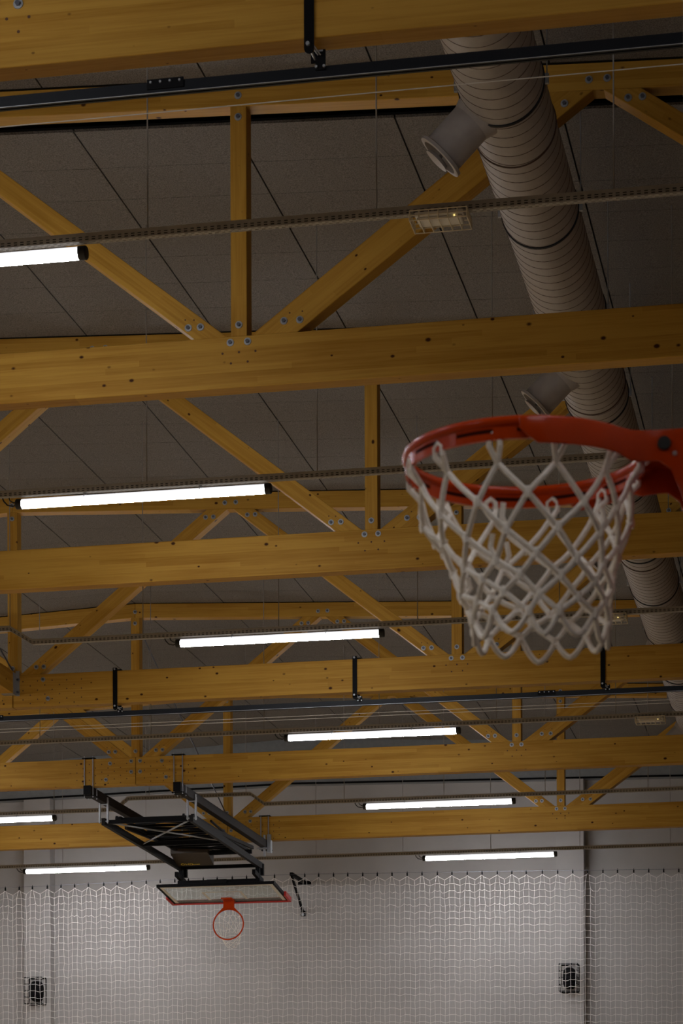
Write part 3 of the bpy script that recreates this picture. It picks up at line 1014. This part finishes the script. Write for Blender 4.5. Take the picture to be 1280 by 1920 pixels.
for y, z, hh in ((33.12, ZF, .05), (34.95, ZF - .02, .06), (36.55, ZF + .07, .06), (37.1, ZF - .055, .05)):
    obj('cross_bar', MB().box(GL, GR, y - .025, y + .025, z - hh / 2, z + hh / 2), 'black', g)
for y in (33.12, 37.1):
    for x in (GL + .17, GR - .12):
        obj('pulley', MB().cone((x - .012, y, ZF + .05), (x + .012, y, ZF + .05), .03, .03, 16).box(x - .02, x + .02, y - .01, y + .01, ZF, ZF + .06), 'blacksat', g)
cb = MB()
for ya, yb in ((33.15, 34.92),):
    cb.tube((GL + .03, ya, ZF), (GR - .03, yb, ZF - .02), .011, 8)
    cb.tube((GR - .03, ya, ZF), (GL + .03, yb, ZF - .02), .011, 8)
obj('cross_brace', cb, 'steel', g)
st = MB()
for x in (GL, GR):
    s = 1 if x < GC else -1
    st.beam((x + s * .07, 33.9, ZF + .05), (x + s * .07, 36.9, RZ0 - .06), .035, .05)
    st.tube((x + s * .12, 34.6, RZ0 - .03), (x + s * .12, 36.9, ZF + .08), .018, 10)
obj('folding_strut', st, 'railbrown', g)
lat = MB()
for i in range(5):
    ya = 33.6 + i * .62
    lat.beam((GL + .1, ya, ZF + .1), (GR - .1, ya + .62, ZF + .13), .03, .03)
    lat.beam((GR - .1, ya, ZF + .1), (GL + .1, ya + .62, ZF + .13), .03, .03)
for i in range(6):
    ya = 33.6 + i * .62
    lat.beam((GL + .1, ya, ZF + .115), (GR - .1, ya, ZF + .115), .035, .035)
for x in (GL + .1, GR - .1):
    lat.beam((x, 33.5, ZF + .115), (x, 36.9, ZF + .115), .04, .04)
obj('lattice_boom', lat, 'black', g)
for x in (GR,):
    wn = MB().box(x + .045, x + .10, T[5] - .05, T[5] + .06, RZ0 - .07, RZ0 + .20)
    wn.tube((x + .02, T[5] - .12, RZ0 - .14), (x + .02, T[5] - .12, RZ0 + .18), .018, 8)
    wn.tube((x - .09, T[5] - .14, RZ0 - .02), (x + .06, T[5] - .14, RZ0 - .02), .014, 8)
    obj('winch_fitting', wn, 'steel', g)
# motor box with its yellow lettering
bxm = MB().hexa([(-9.812, 36.38, 5.615), (-9.25, 36.38, 5.615), (-9.275, 36.85, 5.495), (-9.837, 36.85, 5.495),
                 (-9.812, 36.38, 5.725), (-9.25, 36.38, 5.725), (-9.275, 36.85, 5.725), (-9.837, 36.85, 5.725)])
mbx = obj('motor_box', bxm, 'darkbrown', g, bevel=.004)
fcu = bpy.data.curves.new('box_lettering', 'FONT')
fcu.body = 'OHD'
fcu.size = .085
fcu.extrude = .001
fo = bpy.data.objects.new('tmp_text', fcu)
C.objects.link(fo)
dg = bpy.context.evaluated_depsgraph_get()
tme = bpy.data.meshes.new_from_object(fo.evaluated_get(dg))
C.objects.unlink(fo); bpy.data.objects.remove(fo)
tme.materials.clear(); tme.materials.append(M['yellow'])
lt = bpy.data.objects.new('lettering', tme); C.objects.link(lt); lt.parent = mbx
og = ORG[g.name]
# the box bottom slopes: letters lie on it, reading from below
ex = Vector((1, 0, 0)); eyv = Vector((0, -.47, .12)).normalized(); ez = ex.cross(eyv)
mt4 = Matrix((ex, eyv, ez)).transposed().to_4x4()
mt4.translation = Vector((-9.76 - og[0], 36.80 - og[1], 5.504 - og[2]))
lt.matrix_local = mt4
ln_ = MB().box(-9.59, -9.47, 36.775, 36.79, 5.508, 5.512)
obj('lettering_line', ln_, 'yellow', mbx)
# board carriage
ba = MB()
for x in (GL + .02, GR - .02):
    ba.box(x - .03, x + .03, 37.0, 37.06, 5.27, 5.52)
    ba.beam((x, 36.75, 5.37), (x, 37.3, 5.30), .05, .07)
    ba.box(x - .06, x + .06, 37.12, 37.19, 5.37, 5.53)
ba.box(GL - .02, GR + .02, 36.97, 37.02, 5.255, 5.30)
ba.box(GC - .17, GC + .13, 36.93, 36.97, 5.235, 5.30)
obj('board_carrier', ba, 'black', g)
# the backboard lies nearly level, face down, its lower edge farthest off
BT, BB_ = Vector((GC, 36.95, 5.222)), Vector((GC, 37.97, 5.095))
tv = (BB_ - BT).normalized(); nv = Vector((0, tv.z, -tv.y))     # nv points down out of the face
def bp(x, s, n):
    p = BT + tv * s + nv * n
    return (GC - .05 + x, p.y, p.z)
def slab(mb, x0, x1, s0, s1, n0, n1):
    mb.hexa([bp(x0, s0, n0), bp(x1, s0, n0), bp(x1, s1, n0), bp(x0, s1, n0), bp(x0, s0, n1), bp(x1, s0, n1), bp(x1, s1, n1), bp(x0, s1, n1)])
BL = 1.03
obj('board_glass', (lambda q: (slab(q, -.88, .88, .02, BL - .02, -.004, .004), q)[1])(MB()), 'glass', g)
q = MB()
slab(q, -.9, .9, 0, .035, -.03, .010)
slab(q, -.9, .9, BL - .03, BL, -.04, .008)
slab(q, -.9, -.87, .035, BL - .03, -.04, .008)
slab(q, .87, .9, .035, BL - .03, -.04, .008)
obj('board_frame', q, 'black', g)
q = MB()
slab(q, -.86, .86, .05, .10, .0045, .006)
slab(q, -.86, -.81, .10, BL - .05, .0045, .006)
slab(q, .81, .86, .10, BL - .05, .0045, .006)
slab(q, -.31, -.265, BL - .62, BL - .17, .0045, .006)
slab(q, .265, .31, BL - .62, BL - .17, .0045, .006)
slab(q, -.31, .31, BL - .65, BL - .61, .0045, .006)
obj('board_marking', q, 'white', g)
q = MB()
slab(q, -.925, .925, BL - .02, BL + .022, -.05, .025)
for s in (-1, 1):
    a, b = sorted((s * .895, s * .935))
    slab(q, a, b, BL - .36, BL + .022, -.05, .025)
obj('edge_padding', q, 'red', g, bevel=.008)
# rim, now hanging from the board in an upright plane
RM = Matrix((Vector((1, 0, 0)), nv, -tv)).transposed()   # local x, y in the rim plane, z towards the board top
SR = BL - .15
def rp(x, n, s=0.0):
    p = BT + tv * (SR + s) + nv * n
    return (GC - .05 + x, p.y, p.z)
rim = MB().path([rp(.234 * math.cos(2 * math.pi * i / 64), .385 + .234 * math.sin(2 * math.pi * i / 64)) for i in range(64)], .011, 10, closed=True)
obj('rim', rim, 'orange', g)
q = MB()
def rpoly(pts, s0, s1):
    k = len(pts); n = len(q.v)
    for s in (s0, s1):
        q.v.extend(rp(x, nn, s) for x, nn in pts)
    q.f.append(tuple(n + i for i in range(k))); q.f.append(tuple(n + k + i for i in reversed(range(k))))
    for i in range(k):
        j = (i + 1) % k
        q.f.append((n + j, n + i, n + k + i, n + k + j))
inner = [(.243 * math.cos(a), .385 + .243 * math.sin(a)) for a in [math.radians(d) for d in range(-140, -39, 10)]]
rpoly([(-.085, .0), (-.085, .12)] + inner[:1] + inner[1:-1] + inner[-1:] + [(.085, .12), (.085, .0)], -.012, .012)
q2 = MB()
slab(q2, -.085, .085, SR - .17, SR + .08, .012, .03)
q.v += q2.v and []
n0 = len(q.v); q.v += q2.v; q.f += [tuple(n0 + i for i in f) for f in q2.f]
obj('rim_bracket', q, 'orange', g)
def droop(p):
    d = max(0, -p.z)
    return Vector((p.x, p.y + d * .55 * 0.9, p.z * .72))
rows2 = [(-.015, .23), (-.12, .19), (-.2, .16), (-.27, .14), (-.33, .13)]
cen = rp(0, .385)
nm2, _ = net_mesh(cen[0], cen[1], cen[2], RM.to_4x4(), rows2, 12, .0028, .008, 5, droop)
obj('net', nm2, 'cord', g)

# ------------------------------------------------------------------ safety net before the end wall
NY = 41.1
sn = thing('safety_net', 'wide white mesh safety net hung on a cable before the end wall', 'net', (XR, NY, 5.9))
NX0, NX1 = -18.6, 1.9
def zcab(x):
    pts = [(-21, 5.78), (-13.9, 5.868), (-13.0, 5.88), (-11.2, 5.912), (-9.06, 5.94), (-8.0, 5.922), (-6.9, 5.902), (-5.0, 5.87), (-2.8, 5.827), (2.8, 5.72)]
    for (xa, za), (xb, zb) in zip(pts[:-1], pts[1:]):
        if xa <= x <= xb:
            return za + (zb - za) * (x - xa) / (xb - xa)
    return 5.8
cab = MB().path([(XL + .01, NY, zcab(XL))] + [(x, NY, zcab(x)) for x in [-20 + .5 * i for i in range(45)]] + [(XW - .01, NY, zcab(XW))], .003, 5)
obj('net_cable', cab, 'bolt', sn)
rnd = random.Random(3)
clips = []
x = NX0
while x < NX1:
    clips.append(x + rnd.uniform(-.012, .012))
    x += .2445
clips = [c for c in clips if abs(c + 9.05) > .1]
clips.append(-9.055); clips.sort()
for c in clips:
    mb = MB().box(c - .010, c + .010, NY - .012, NY + .012, zcab(c) - .052, zcab(c) - .002)
    mb.path([(c, NY, zcab(c) - .002), (c, NY - .01, zcab(c) + .012), (c, NY, zcab(c) + .02), (c, NY + .01, zcab(c) + .012)], .004, 5, closed=True)
    if abs(c + 9.055) > .01:
        obj('net_clip', mb, 'black', sn)
# strings: three per clip spacing
cols = []
for i, (a, b) in enumerate(zip(clips[:-1], clips[1:])):
    wdt = b - a
    for fr in (0.17, .5, .83):
        cols.append((a + wdt * fr, fr))
NR = 46
grid = []
for r in range(NR):
    line = []
    loose = .02 if r in (2, 4) else .006
    for ci, (xc, fr) in enumerate(cols):
        top = zcab(xc) - .058
        amp = .064 if r == 0 else (.040 if r < 6 else .030)
        dz = amp if fr == .5 else amp * .18 * (1 + .4 * math.sin(ci * 1.7))
        spread = min(1.0, .45 + r * .35) if fr != .5 else 1.0
        near = min(clips, key=lambda q: abs(q - xc)) if fr != .5 else xc
        xx = near + (xc - near) * spread + rnd.uniform(-.006, .006)
        yy = NY + .02 * math.sin(ci * 2.1) + .012 * math.sin(r * .7 + ci)
        zz = top - .006 - dz - r * .112 + rnd.uniform(-loose, loose) * .5
        line.append((xx, yy, zz))
    grid.append(line)
nt_ = MB()
nr = .0033
for ci in range(len(cols)):
    nt_.path([grid[r][ci] for r in range(NR)], nr, 4)
top_line = []
ci = 0
for i, c in enumerate(clips):
    top_line.append((c, NY, zcab(c) - .05))
    if i < len(clips) - 1:
        top_line += [grid[0][3 * i], grid[0][3 * i + 1], grid[0][3 * i + 2]]
nt_.path(top_line, nr * 1.25, 4)
for r in range(1, NR):
    pts = []
    for ci in range(len(cols)):
        p = grid[r][ci]
        pts.append(p)
        if ci < len(cols) - 1:
            n_ = grid[r][ci + 1]
            lo = rnd.uniform(0, .03) if r in (2, 4) else rnd.uniform(0, .006)
            pts.append(((p[0] + n_[0]) / 2, (p[1] + n_[1]) / 2 - lo * .4, (p[2] + n_[2]) / 2 - lo))
    nt_.path(pts, nr, 4)
obj('net_mesh', nt_, 'netcord', sn)

# wall bracket that holds the net cable off the wall
wb = thing('net_bracket', 'black triangular wall bracket holding the net cable off the end wall', 'bracket', (-9.05, YF, 5.8))
mb = MB().beam((-9.05, NY + .05, 5.955), (-9.05, YF - .012, 5.955), .05, .05)
obj('arm', mb, 'black', wb)
obj('brace', MB().beam((-9.05, NY + .09, 5.93), (-9.065, YF - .03, 5.44), .032, .045), 'black', wb)
mb = MB().box(-9.16, -8.93, YF - .014, YF - .001, 5.915, 5.975)
obj('wall_plate', mb, 'black', wb)
mb = MB().box(-9.10, -9.03, YF - .05, YF - .001, 5.38, 5.47)
ft = obj('brace_foot', mb, 'black', wb)
obj('foot_bolt', MB().cone((-9.065, YF - .05, 5.405), (-9.065, YF - .075, 5.405), .028, .022, 12), 'steel', ft)

# ------------------------------------------------------------------ loudspeakers in cages on the pillars
def speaker(xc, zc, label):
    yb = YF - .281
    t = thing('wall_speaker', label, 'loudspeaker', (xc, yb, zc), 'caged loudspeakers on the end wall pillars')
    mb = MB()
    n0 = len(mb.v); nn = 28
    prof = [(1.0, 0), (1.0, .05), (.98, .10), (.88, .15), (.70, .178), (.35, .188)]
    for sc_, dy in prof:
        for i in range(nn):
            a = 2 * math.pi * i / nn
            ca, sa = math.cos(a), math.sin(a)
            ex_ = .62
            xx = .108 * sc_ * math.copysign(abs(ca) ** ex_, ca)
            zz = .178 * (1 - (1 - sc_) * .7) * math.copysign(abs(sa) ** .75, sa)
            mb.v.append((xc + xx, yb - dy, zc + zz))
    for k in range(len(prof) - 1):
        for i in range(nn):
            j = (i + 1) % nn
            mb.f.append((n0 + k * nn + i, n0 + k * nn + j, n0 + (k + 1) * nn + j, n0 + (k + 1) * nn + i))
    mb.f.append(tuple(n0 + (len(prof) - 1) * nn + i for i in range(nn)))
    mb.f.append(tuple(n0 + i for i in reversed(range(nn))))
    obj('cabinet', mb, 'black', t)
    obj('wall_mount', MB().box(xc - .04, xc + .04, yb - .04, yb + .0, zc - .06, zc + .06), 'black', t)
    X0, X1, Z0, Z1, D = xc - .15, xc + .15, zc - .222, zc + .222, .27
    cg = MB()
    for zz in (Z0, Z1):
        cg.beam((X0, yb - .008, zz), (X1, yb - .008, zz), .014, .026)
    for xx in (X0, X1):
        cg.beam((xx, yb - .008, Z0), (xx, yb - .008, Z1), .014, .014, (0, 1, 0))
    fr = obj('cage_frame', cg, 'black', t)
    cw = MB()
    wr = .005
    for i in range(5):
        zz = Z0 + (Z1 - Z0) * (i + .0) / 4
        cw.path([(X0, yb - .01, zz), (X0, yb - D, zz), (X1, yb - D, zz), (X1, yb - .01, zz)], wr, 5)
    for i in range(4):
        xx = X0 + (X1 - X0) * i / 3
        cw.path([(xx, yb - .01, Z1), (xx, yb - D, Z1), (xx, yb - D, Z0), (xx, yb - .01, Z0)], wr, 5)
    obj('wire_cage', cw, 'black', t)

speaker(-13.648, 4.19, 'black loudspeaker in a wire cage on the left pillar, behind the net')
speaker(-4.548, 4.20, 'black loudspeaker in a wire cage on the right pillar, behind the net')
